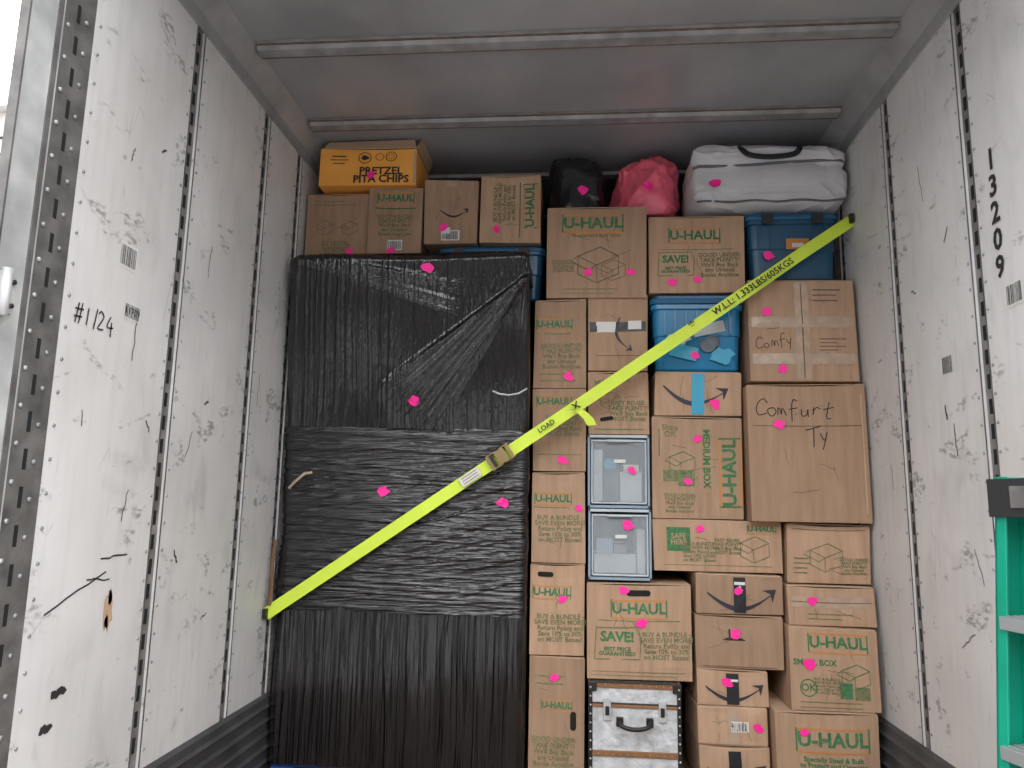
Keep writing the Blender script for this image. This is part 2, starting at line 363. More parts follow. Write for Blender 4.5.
cartons=[
 (-1.259,-.949,2.052,2.588,3.30,[('lines',.5,.88,.22,.02,2,'ltgreen'),('iso',.3,.5,.035,'grey'),('iso',.7,.5,.035,'grey'),('para',.5,.2,0,.018),('pink',.73,.14)],dict(pz0=2.25)),
 (-.945,-.683,2.052,2.604,3.28,[('logo',.5,.87,.048),('rect',.5,.72,.2,.006,'green'),('para',.5,.48,1,.026),('barcode',.52,.2,.07,.05),('pink',.45,.12)],dict(pz0=2.25)),
 (-.679,-.418,2.322,2.639,3.28,[('rect',.5,.95,.05,.03,'tapec'),('smile',.55,.52,.13,0,'navy'),('barcode',.5,.13,.09,.05),('rect',.42,.2,.04,.03,'paper',.003),('pink',.36,.24)],{}),
 (-.413,-.12,2.322,2.659,3.28,[('logo',.83,.55,.06,90),('para',.4,.6,0,.026,90),('rect',.66,.5,.005,.28,'green'),('pink',.28,.2)],{}),
 (-.148,.092,1.632,2.036,3.25,[('logo',.38,.73,.045),('para',.53,.36,1,.028),('rect',.36,.62,.16,.004,'ltgreen'),('lines',.5,.12,.18,.03,2,'ltgreen'),('pink',.65,.13)],{}),
 (-.148,.092,1.265,1.628,3.25,[('logo',.40,.85,.042),('para',.56,.55,2,.028),('rect',.5,.2,.2,.005,'ltgreen'),('pink',.57,.13)],{}),
 (-.150,.092,.876,1.260,3.23,[('logo',.40,.72,.045),('para',.53,.38,0,.028),('rect',.36,.62,.16,.004,'ltgreen'),('pink',.88,.62)],{}),
 (-.150,.089,.499,.872,3.23,[('hole',.28,.9,.07,.022),('logo',.40,.70,.045),('para',.56,.30,0,.028),('pink',.6,.62)],{}),
 (-.150,.087,.0,.495,3.23,[('hole',.8,.50,.026,.075),('lines',.45,.82,.16,.03,2,'ltgreen'),('para',.45,.25,1,.028),('logo',.5,.62,.035),('pink',.44,.84)],{}),
 (-.096,.364,2.045,2.471,3.24,[('logo',.46,.83,.075),('txt',.5,.69,"Guaranteed Best Value",.024,0,'ltgreen'),('iso',.5,.36,.085,'grey'),('iso',.66,.30,.05,'grey'),('para',.17,.35,0,.014),('lines',.5,.07,.3,.02,2,'ltgreen'),('pink',.42,.28),('pink',.84,.28)],{}),
 (.368,.800,2.071,2.433,3.26,[('logo',.48,.76,.062),('save',.28,.38,.048),('para',.74,.36,1,.028),('rect',.5,.57,.34,.003,'ltgreen'),('pink',.24,.14),('pink',.51,.18)],{}),
 (.790,1.256,1.660,2.119,3.22,[('rect',.5,.5,.06,.44,'tapec',.0016),('rect',.5,.58,.44,.05,'tapec',.0024),('rect',.5,.22,.44,.05,'tapec',.0022),('rect',.5,.5,.004,.43,'cardd',.0026),('hand',.24,.40,"Comfy",.046,8,.055),('lines',.78,.36,.12,.05,4,'grey'),('lines',.76,.85,.14,.05,3,'grey'),('pink',.17,.68),('pink',.30,.12)],{}),
 (.095,.366,1.712,2.066,3.26,[('rect',.5,.58,.255,.045,'tapeb'),('rect',.3,.58,.09,.05,'paper',.0024),('smile',.62,.5,.16,-75,'navy'),('rect',.5,.2,.2,.003,'cardd'),('rect',.78,.6,.06,.04,'paper',.0026)],{}),
 (.097,.366,1.428,1.704,3.24,[('txt',.4,.87,"MUST HAVE",.030,8,'ltgreen',.03),('iso',.35,.55,.04),('para',.66,.38,2,.028),('hole',.3,.25,.06,.018,10),('rect',.5,.08,.22,.004,'green')],{}),
 (.384,.764,1.512,1.704,3.24,[('smile',.45,.62,.27,-6,'navy'),('rect',.5,.5,.055,.180,'tapeblue',.003),('pink',.70,.26)],{}),
 (.370,.760,1.072,1.508,3.24,[('logo',.86,.46,.080,90),('txt',.60,.60,"MEDIUM BOX",.042,-90,'green',.03),('iso',.32,.55,.05,'green'),('rect',.25,.42,.10,.05,'ltgreen'),('rect',.38,.40,.07,.07,'ltgreen'),('txt',.2,.87,"Ships\nOK",.035,0,'ltgreen'),('rect',.08,.75,.006,.12,'ltgreen'),('para',.3,.15,1,.020),('pink',.5,.80),('pink',.40,.37)],{}),
 (.766,1.257,1.066,1.646,3.18,[('hand',.40,.83,"Comfurt",.062,-2,.06),('hand',.60,.63,"Ty",.068,4,.06),('rect',.5,.70,.45,.003,'cardd'),('rect',.96,.5,.006,.5,'cardl'),('pink',.26,.71)],dict(bul=.012)),
 (.370,.911,.855,1.067,3.24,[('rect',.2,.62,.10,.10,'green'),('txt',.2,.62,"SAFE\nHERE",.03,0,'card',.02),('para',.36,.38,0,.020),('iso',.78,.45,.055),('logo',.85,.86,.032),('para',.58,.5,2,.020),('rect',.5,.12,.45,.003,'ltgreen'),('pink',.37,.84)],{}),
 (.917,1.256,.820,1.062,3.22,[('iso',.45,.45,.06),('para',.8,.3,1,.017),('lines',.18,.3,.07,.06,4,'ltgreen'),('rect',.5,.93,.3,.003,'cardd')],{}),
 (.091,.523,.420,.806,3.20,[('hole',.5,.92,.10,.026),('logo',.50,.75,.062),('save',.29,.38,.056),('para',.76,.36,0,.027),('rect',.5,.62,.34,.004,'ltgreen'),('lines',.5,.06,.4,.015,2,'ltgreen'),('pink',.52,.60),('pink',.36,.95)],{}),
 (.536,.896,.690,.851,3.20,[('smile',.5,.55,.27,0,'navy'),('rect',.5,.5,.05,.146,'tapeb',.003),('txt',.5,.6,"prime",.02,90,'paper'),('rect',.5,.8,.045,.012,'paper',.004),('pink',.48,.6)],{}),
 (.532,.889,.478,.688,3.20,[('txt',.44,.68,"TT",.06,180,'ink'),('rect',.44,.56,.09,.005,'ink'),('rect',.5,.03,.3,.004,'cardd'),('pink',.46,.68)],{}),
 (.536,.822,.332,.476,3.20,[('smile',.5,.55,.22,0,'navy'),('rect',.5,.5,.05,.130,'tapeb',.003),('rect',.5,.75,.045,.01,'paper',.004),('pink',.42,.7)],{}),
 (.533,.818,.186,.330,3.20,[('barcode',.6,.5,.07,.04),('rect',.5,.5,.045,.13,'tapec'),('pink',.86,.5)],{}),
 (.54,.82,.0,.184,3.20,[('rect',.5,.5,.05,.16,'tapeb',.003),('smile',.5,.55,.22,0,'navy')],{}),
 (.902,1.253,.656,.815,3.18,[('rect',.5,.62,.32,.045,'tapec'),('rect',.5,.62,.32,.003,'cardd',.002),('lines',.5,.25,.2,.02,2,'ltgreen'),('pink',.28,.66)],{}),
 (.893,1.240,.340,.654,3.16,[('logo',.55,.83,.062),('txt',.28,.58,"SMALL BOX",.032,0,'green',.03),('ring',.2,.27,.032,'green'),('txt',.2,.27,"OK",.04,0,'green'),('iso',.72,.42,.05,'green'),('rect',.62,.25,.05,.06,'green'),('rect',.8,.22,.06,.05,'ltgreen'),('para',.42,.3,0,.015),('lines',.5,.07,.28,.02,2,'ltgreen'),('pink',.22,.56)],{}),
 (.822,1.218,.0,.338,3.14,[('logo',.55,.72,.075),('txt',.55,.47,"Specially Sized & Built\nto Protect and Organize",.026,0,'green',.03),('para',.3,.2,1,.022),('rect',.75,.2,.1,.07,'ltgreen'),('pink',.28,.80)],{}),
]
for i,(x0,x1,z0,z1,yf,ops,ex) in enumerate(cartons):
    carton(x0,x1,z0,z1,yf,ops,seed=i+1,depth=.42 if z1-z0>.17 else .36,**ex)
def pita():
    x0,x1,z0,z1,yf=-1.190,-.715,2.608,2.80,3.26
    ops=[('txt',.64,.38,"PRETZEL",.055,0,'ink',.03),('txt',.64,.16,"PITA CHIPS",.055,0,'ink',.03),('ring',.47,.76,.030,'ink'),('blob',.47,.76,.02,'ink'),('ring',.74,.8,.026,'ink'),('ring',.74,.8,.014,'ink'),('ring',.62,.8,.02,'ink'),
      ('rect',.2,.8,.07,.006,'ink'),('rect',.2,.7,.09,.004,'ink'),('rect',.2,.6,.06,.004,'ink'),('rect',.985,.5,.012,.17,'cardl'),('pink',.54,.26)]
    ob=carton(x0,x1,z0,z1,yf,ops,seed=77,mat='pita',name="snack_carton",depth=.32,flaps=False)
    mb=MB()
    mb.add([(x0+.01,yf+.004,z1-.004),(x1-.005,yf+.004,z1-.004),(x1-.02,yf+.03,z1+.05),(x0+.03,yf+.03,z1+.045)],[(0,1,2,3)],'cardl')
    mb.add([(x1-.004,yf+.01,z1-.004),(x1-.004,yf+.3,z1-.004),(x1+.02,yf+.29,z1+.05),(x1+.02,yf+.03,z1+.05)],[(0,1,2,3)],'card')
    f=mb.obj("open_flaps",parent=ob); s=f.modifiers.new("s",'SOLIDIFY'); s.thickness=.004
pita()
# ------------------------------------------------------------------ stretch-wrapped load
def ridge(a,b,c):
    n=abs(noise.noise(Vector((a,b,c)))); return max(0,1-n*2.6)**2
def sridge(a,b,c):
    n=abs(noise.noise(Vector((a,b,c)))); return max(0,1-n*5)
def sstep(a,b,x):
    t=min(1,max(0,(x-a)/(b-a))); return t*t*(3-2*t)
def wrapped(name,x0,x1,y0,y1,ztop,zbot,bands,nx=440,lean=None):
    r=.045; path=[]; ns=10
    for i in range(ns): path.append((Vector((x0,y1+(y0+r-y1)*i/ns,0)),Vector((-1,0,0))))
    for i in range(8):
        a=pi+pi/2*i/8; path.append((Vector((x0+r+r*math.cos(a),y0+r+r*math.sin(a),0)),Vector((math.cos(a),math.sin(a),0))))
    for i in range(nx): path.append((Vector((x0+r+(x1-x0-2*r)*i/nx,y0,0)),Vector((0,-1,0))))
    for i in range(8):
        a=1.5*pi+pi/2*i/8; path.append((Vector((x1-r+r*math.cos(a),y0+r+r*math.sin(a),0)),Vector((math.cos(a),math.sin(a),0))))
    for i in range(ns+1): path.append((Vector((x1,y0+r+(y1-y0-r)*i/ns,0)),Vector((1,0,0))))
    ss=[0]
    for i in range(1,len(path)): ss.append(ss[-1]+(path[i][0]-path[i-1][0]).length)
    mb=MB()
    for (za,zb,kind,proud,mat) in bands:
        nz=max(4,int((zb-za)/(.004 if kind=='h' else .008))); vs=[];fs=[]
        last=abs(zb-ztop)<1e-6
        for j in range(nz+1):
            t=j/nz
            for i,(p,nn) in enumerate(path):
                s=ss[i]; z=za+(zb-za)*t
                zz=z+(.012*noise.noise(Vector((s*3,7.7,0))) if (j==nz or j==0) and not last else 0)
                if last: zz+= t*t*t*(.018*noise.noise(Vector((s*2.2,1,0)))+.012*(s/ss[-1]-.5))
                x=p.x
                if kind=='v':
                    h=.0055*sridge(s*20+.3*noise.noise(Vector((s,z*2,0))),z*.5,1)+.0035*sridge(s*44,z*.8,5)+.022*noise.noise(Vector((s*2.5,z*2.2,2)))
                    dx=-.16-x; dz=2.12-z; th=math.atan2(dz,dx+.02); rr=math.hypot(dx,dz)
                    m=sstep(.60,.68,th)*(1-sstep(.98,1.04,th))*(1-sstep(.70,.88,rr))
                    h=h*(1-m*.85)+m*(.014+.011*sridge(th*26,rr*1.2,9)+.006*sridge(th*55,rr*1.5,19))
                    th2=math.atan2(2.19-z,x+1.26); r2=math.hypot(2.19-z,x+1.26)
                    m2=sstep(.10,.14,th2)*(1-sstep(.30,.36,th2))*(1-sstep(.6,.9,r2)); h+=m2*.008*sridge(th2*34,r2,3)
                elif kind=='h':
                    h=.0050*sridge(s*.5,(z+s*.05)*26,4)+.0034*sridge(s*.7,(z-s*.10)*48,8)+.018*noise.noise(Vector((s*1.8,z*3.5,6)))
                    h+=.006*sridge(s*.6,(z-s*.30)*20,12)*sstep(.0,.25,noise.noise(Vector((s*1.4,z*1.4,31))))
                else:
                    h=.0075*sridge(s*15+.6*noise.noise(Vector((s,z*2,0))),z*.5,14)+.0045*sridge(s*38,z*.8,18)+.022*noise.noise(Vector((s*4,z*1.4,11)))
                ins=0
                if last and t>.955: ins=.03*((t-.955)/.045)**2
                ly=lean(z) if lean else 0
                if p.y>y1-.004: ly=0
                side=abs(nn.x)>.9
                vs.append(p+nn*((h*.3 if side else h)+(proud*.3 if side else proud)-ins)+Vector((0,-ly,zz)))
        m=len(path)
        for j in range(nz):
            for i in range(m-1): fs.append((j*m+i,j*m+i+1,(j+1)*m+i+1,(j+1)*m+i))
        if last: fs.append(tuple(nz*m+i for i in range(m)))
        mb.add(vs,fs,mat,True)
    return mb.obj(name)
load=wrapped("wrapped_pallet_load",-1.240,-.160,3.193,3.275,2.205,.035,[(.035,.675,'p',.0,'wrapv'),(1.42,2.205,'v',.0,'wrapv'),(.655,1.435,'h',.008,'wraph')],lean=lambda z:.125*max(0,(z-1.30)/.9))
mb=MB(); mb.loft(-1.225,-.17,3.295,3.98,[(.035,.0),(2.03,.0),(2.045,.01)],'wrapv',.04); mb.obj("wrapped_pallet_load")
mb=MB(); 
for x in(-1.22,-.74,-.28): mb.box(x,x+.1,3.21,4.0,0,.020,'blue')
for y in(3.22,3.5,3.8): mb.box(-1.22,-.18,y,y+.1,.020,.030,'blue')
mb.obj("blue_pallet",bevel=.002)
def onto(ob,x,z,k='pink',s=.018,seed=0,off=.004):
    R=random.Random(seed); o=Matrix.Translation(ob.location)
    inv=o.inverted(); mb=MB(); n=10; vs=[]
    pts=[(0,0)]+[(math.cos(2*pi*i/n)*s*R.uniform(.75,1.3)*1.15,math.sin(2*pi*i/n)*s*R.uniform(.7,1.2)) for i in range(n)]
    ok0,l0,_,_=ob.ray_cast(inv@Vector((x,2.0,z)),Vector((0,1,0)))
    for a,b in pts:
        ok,l,_,_=ob.ray_cast(inv@Vector((x+a,2.0,z+b)),Vector((0,1,0)))
        y=(o@(l if ok else l0)).y
        vs.append(Vector((x+a,y-off,z+b)))
    mb.add(vs,[(0,1+i,1+(i+1)%n) for i in range(n)],k)
    return mb.obj("pink_sticker",parent=ob)
bpy.context.view_layer.update()
for i,(x,z) in enumerate([(-.605,2.135),(-.655,1.555),(-.785,1.165),(-.262,1.125)]): onto(load,x,z,seed=i,s=.022)
mb=MB()
mb.tube([(-.31,3.11,1.595),(-.28,3.105,1.582),(-.24,3.105,1.577),(-.20,3.11,1.585),(-.165,3.13,1.61)],.0045,'frameg',6,.4)
mb.tube([(-1.2,3.165,1.17),(-1.17,3.155,1.20),(-1.13,3.155,1.235),(-1.10,3.165,1.24)],.007,'tapec',6,.4)
mb.tube([(-1.238,3.15,.95),(-1.243,3.14,.85),(-1.236,3.135,.75),(-1.245,3.14,.68)],.010,'cardd',6,.4)
mb.obj("torn_film_shreds",parent=load)
wrapped("wrapped_furniture",-1.18,1.18,4.1,5.2,2.60,.0,[(0,2.60,'p',0,'wrapv')],nx=200)
# ------------------------------------------------------------------ totes
def tote(x0,x1,z0,z1,yf,body,lid,ops=(),depth=.42,seed=3,lidded=True,name="storage_tote"):
    mb=MB(); H=z1-z0; r=.035
    mb.loft(x0,x1,yf,yf+depth,[(z0,.03),(z0+.01,.022),(z0+H*.45,.017),(z0+H*.46,.012),(z0+H*.80,.010),(z0+H*.81,.0),(z0+H*.87,.0),(z0+H*.872,.006)],body,r)
    n=7
    for i in range(n):
        x=x0+.06+(x1-x0-.12)*i/(n-1)
        if lidded and abs(x-(x0+x1)/2)<.08: continue
        mb.box(x-.006,x+.006,yf+.006,yf+.02,z0+H*.47,z0+H*.80,body)
    if lidded:
        mb.loft(x0,x1,yf,yf+depth,[(z0+H*.873,-.002),(z0+H*.90,-.004),(z0+H*.935,-.002),(z0+H*.94,.02),(z0+H*.985,.024),(z0+H,.03)],lid,r)
        for x in(x0+.07,x1-.12): mb.box(x,x+.05,yf-.012,yf+.004,z0+H*.80,z0+H*.93,'blkpl')
    else:
        mb.loft(x0,x1,yf,yf+depth,[(z0+H*.88,-.002),(z0+H*.93,-.004),(z0+H*.95,-.002)],lid,r)
        mb.loft(x0+.01,x1-.01,yf+.01,yf+depth,[(z0+H*.95,.0),(z0+H*.99,.0),(z0+H,.005)],lid,r)
    for vs,fs,k,o in art(ops,x1-x0,H,seed): mb.add([(x0+x,yf-o+(.008 if z<H*.8 else -.003),z0+z) for x,z in vs],fs,k)
    return mb.obj(name,bevel=.003)
tote(-.60,-.102,2.052,2.318,3.30,'tote','totelid',seed=1)
tote(.808,1.216,2.125,2.45,3.265,'tote','totelid',[('rect',.55,.52,.10,.05,'orange',.004),('rect',.55,.50,.05,.02,'paper',.006),('pink',.23,.36)],seed=2)
tote(.378,.784,1.712,2.058,3.255,'totel','totelid',[('blob',.3,.42,.05,'stuffw'),('blob',.62,.35,.045,'stuffg'),('rect',.62,.55,.14,.05,'stuffw',.003,12),('rect',.35,.25,.12,.06,'tapeblue',.003,-14),('blob',.75,.2,.05,'tapeblue'),('pink',.47,.2)],seed=3,lidded=False)
# ------------------------------------------------------------------ clear drawers
def drawer(x0,x1,z0,z1,yf,seed):
    mb=MB(); R=random.Random(seed); d=.36
    mb.box(x0,x0+.010,yf,yf+d,z0,z1,'frame'); mb.box(x1-.010,x1,yf,yf+d,z0,z1,'frame')
    mb.box(x0,x1,yf,yf+d,z1-.012,z1,'framew'); mb.box(x0,x1,yf,yf+d,z0,z0+.012,'frame'); mb.box(x0,x1,yf+d-.01,yf+d,z0,z1,'stuffg')
    a,b=x0+.014,x1-.014; c,e=z0+.018,z1-.022
    mb.box(a,b,yf-.006,yf-.003,c,e,'clear'); mb.box(a,b,yf-.012,yf+.004,e-.008,e,'framew'); mb.box(a,a+.006,yf-.01,yf,c,e,'framew'); mb.box(b-.006,b,yf-.01,yf,c,e,'framew'); mb.box(a,b,yf-.01,yf,c,c+.006,'framew')
    mb.box((a+b)/2-.05,(a+b)/2+.05,yf-.026,yf-.004,e-.010,e,'framew')
    mb.box((a+b)/2-.02,(a+b)/2+.03,yf-.010,yf-.007,e-.10,e-.085,'paper')
    h=e-c
    if seed==1:
        mb.box(a+.012,a+.05,yf+.02,yf+.25,c+.01,c+h*.85,'stuffw'); mb.box(a+.06,a+.12,yf+.03,yf+.2,c+.01,c+h*.55,'stuffg')
        mb.box(a+.125,b-.02,yf+.015,yf+.2,c+.01,c+h*.5,'stuffw'); mb.box(a+.14,b-.03,yf+.03,yf+.2,c+h*.5,c+h*.62,'stuffy')
        mb.box(a+.06,a+.11,yf+.025,yf+.1,c+h*.55,c+h*.7,'tapeblue')
    else:
        mb.box(a+.012,b-.05,yf+.03,yf+.25,c+.01,c+h*.35,'stuffw'); mb.box(a+.02,a+.09,yf+.02,yf+.2,c+h*.35,c+h*.6,'frame')
        mb.box(b-.045,b-.012,yf+.02,yf+.2,c+.01,c+h*.75,'stuffw'); mb.box(a+.095,a+.15,yf+.03,yf+.2,c+h*.36,c+h*.5,'stuffg')
    for vs,fs,k,o in art([('pink',.70,.52)] if seed==1 else [('pink',.62,.78)],x1-x0,z1-z0,seed): mb.add([(x0+x,yf-o-.010,z0+z) for x,z in vs],fs,k)
    return mb.obj("clear_drawer_unit",bevel=.002)
drawer(.097,.362,1.110,1.424,3.24,1)
drawer(.099,.364,.812,1.106,3.22,2)
# ------------------------------------------------------------------ trunk
def trunk():
    mb=MB(); x0,x1,z0,z1,yf=.100,.470,.0,.413,3.18; d=.36
    mb.box(x0+.006,x1-.006,yf+.008,yf+d-.006,z0+.012,z1-.006,'metalp')
    zl=z1-.085
    for (a,b) in((z0,z0+.022),(z1-.022,z1),(z0+.13,z0+.152),(zl-.012,zl)): mb.box(x0,x1,yf,yf+.012,a,b,'wood')
    mb.box(x0+.004,x1-.004,yf+.002,yf+.01,zl,zl+.006,'darkm')
    for x in(x0,x1-.016): mb.box(x,x+.016,yf-.001,yf+.03,z0,z1,'darkm')
    mb.box(x0,x1,yf,yf+.012,z1-.006,z1+.002,'darkm'); mb.box(x0,x0+.01,yf,yf+d,z1-.02,z1+.002,'wood'); mb.box(x1-.01,x1,yf,yf+d,z1-.02,z1+.002,'wood')
    for x in(x0-.002,x1-.033):
        for z in(z0,z1-.035): mb.box(x,x+.035,yf-.004,yf+.02,z,z+.035,'darkm')
    for i in range(12):
        for x in(x0+.008,x1-.008):
            z=z0+.02+(z1-z0-.04)*i/11; mb.cyl((x,yf-.002,z),(x,yf-.007,z),.004,'frameg',8)
    for i in range(11):
        x=x0+.04+(x1-x0-.08)*i/10
        for z in(z0+.141,z1-.011): mb.cyl((x,yf,z),(x,yf-.004,z),.0035,'brass',8)
    for x in(x0+.06,x1-.09):
        mb.box(x,x+.030,yf-.008,yf+.008,zl-.06,zl+.02,'frameg'); mb.box(x+.007,x+.023,yf-.013,yf-.006,zl-.04,zl-.005,'darkm')
    cx=(x0+x1)/2; zh=zl-.065
    for sx in(-1,1):
        mb.box(cx+sx*.06-.014,cx+sx*.06+.014,yf-.006,yf+.008,zh-.018,zh+.018,'darkm'); mb.cyl((cx+sx*.06,yf-.02,zh),(cx+sx*.06,yf,zh),.007,'darkm')
    mb.tube([(cx+.06*math.cos(pi*i/12),yf-.022-.02*math.sin(pi*i/12),zh-.016*math.sin(pi*i/12)) for i in range(13)],.009,'darkm',8)
    mb.obj("storage_trunk",bevel=.002)
trunk()
# ------------------------------------------------------------------ soft bags
def blob(name,c,r,mat,amp,fs,seed,power=2.6,pinch=None,nu=160,nv=90,flat=.3):
    mb=MB(); c=Vector(c)
    def sg(v,p): return math.copysign(abs(v)**p,v)
    e=2/power
    vs=[];f=[]
    for j in range(nv+1):
        ph=-pi/2+pi*j/nv
        for i in range(nu):
            th=2*pi*i/nu
            d=Vector((sg(math.cos(ph),e)*sg(math.cos(th),e),sg(math.cos(ph),e)*sg(math.sin(th),e),sg(math.sin(ph),e)))
            p=Vector((d.x*r[0],d.y*r[1],d.z*r[2]))
            q=p*fs
            h=amp*ridge(q.x*.5+seed,q.y*.5,q.z*.5)+amp*.45*ridge(q.x+3,q.y+seed,q.z)+amp*1.2*noise.noise(q*.5+Vector((seed,0,0)))-amp*.4
            h+=amp*.35*sridge(q.x*.8+q.z,q.y*.8,q.z*.3+seed)
            if pinch: 
                k2=max(0,d.z); h+=k2*amp*.5*math.cos(th*11+3*noise.noise(Vector((th,k2*2,seed))))
            p+=d.normalized()*h if d.length>0 else Vector((0,0,0))
            if pinch and d.z>0:
                k=max(0,(d.z-.55)/.45)
                p.x=p.x*(1-.85*k*k)+pinch[0]*k*k; p.y*=1-.7*k*k; p.z+=pinch[1]*k*k
            if p.z<-r[2]*(1-flat): p.z=-r[2]*(1-flat)
            vs.append(c+p)
    for j in range(nv):
        for i in range(nu): f.append((j*nu+i,j*nu+(i+1)%nu,(j+1)*nu+(i+1)%nu,(j+1)*nu+i))
    mb.add(vs,f,mat,True)
    if pinch:
        t=c+Vector((pinch[0],0,r[2]+pinch[1]-.02))
        for a in(-1,1):
            mb.tube([t,t+Vector((a*.025,-.02,.012)),t+Vector((a*.05,-.035,.0)),t+Vector((a*.055,-.04,-.03))],.009,mat,6,.4)
    return mb.obj(name)
pk=blob("pink_plastic_bag",(.366,3.50,2.475+.7*.20),(.152,.17,.20),'bagp',.026,10,2.,2.9,pinch=(.06,-.005))
bk=blob("black_plastic_bag",(.038,3.53,2.475+.7*.21),(.130,.18,.21),'bagb',.022,8,5.,3.4,pinch=(-.03,-.01))
def wbag():
    x0,x1,yf,z0,z1=.555,1.262,3.21,2.455,2.765
    mb=MB(); cx=(x0+x1)/2; W=x1-x0; D=.40; H=z1-z0
    def sg(v,p): return math.copysign(abs(v)**p,v)
    nu,nv=180,80; vs=[];f=[]
    for j in range(nv+1):
        ph=-pi/2+pi*j/nv
        for i in range(nu):
            th=2*pi*i/nu
            d=Vector((sg(math.cos(ph),.20)*sg(math.cos(th),.20),sg(math.cos(ph),.20)*sg(math.sin(th),.20),sg(math.sin(ph),.36)))
            p=Vector((d.x*(W/2-.015),d.y*D/2,d.z*(H/2-.01)))
            crease=.024*math.exp(-((p.z-.045-.010*math.sin(p.x*7))/.012)**2)
            h=.014*noise.noise(Vector((p.x*8,p.y*8,p.z*14)))+.010*ridge(p.x*6,p.y*6,p.z*20)+.006*sridge(p.x*12+p.z*8,p.y*6,p.z*9)-crease
            p+=Vector((d.x*.5,d.y,d.z*.6)).normalized()*h
            p.z=max(p.z,-H/2); p.x=min(p.x,W/2)
            p.z-=.018*max(0,p.x/(W/2))*(1 if p.z>0 else 0)
            vs.append(Vector((cx,yf+D/2,z0+H/2))+p)
    for j in range(nv):
        for i in range(nu): f.append((j*nu+i,j*nu+(i+1)%nu,(j+1)*nu+(i+1)%nu,(j+1)*nu+i))
    mb.add(vs,f,'bagw',True)
    zp=z0+H/2+.045
    mb.tube([(x0+.02+(W-.04)*i/30,yf+.006+(.02 if i in(0,30) else 0),zp+.010*math.sin((x0+.02+(W-.04)*i/30-cx)*7)) for i in range(31)],.006,'bagw2',6)
    mb.tube([(x0+.03+(W-.06)*i/20,yf+.006,z0+.022+.004*math.sin(i)) for i in range(21)],.005,'bagw2',6)
    mb.tube([(x0+.03+(W-.06)*i/20,yf+.022,z1-.024-.014*max(0,i/10-1)+.004*math.sin(i*2)) for i in range(21)],.005,'bagw2',6)
    mb.tube(smooth([(cx-.13,yf+.03,z1-.01),(cx-.12,yf-.012,z1-.050),(cx-.09,yf-.02,z1-.080),(cx,yf-.022,z1-.092),(cx+.10,yf-.02,z1-.080),(cx+.13,yf-.014,z1-.05),(cx+.145,yf+.03,z1-.02)],4),.013,'web',8,.3)
    return mb.obj("white_bedding_bag")
wb=wbag()
bpy.context.view_layer.update()
onto(pk,.375,2.60,seed=11,s=.022); onto(bk,.075,2.60,seed=12,s=.022); onto(wb,.665,2.56,seed=13,s=.024)
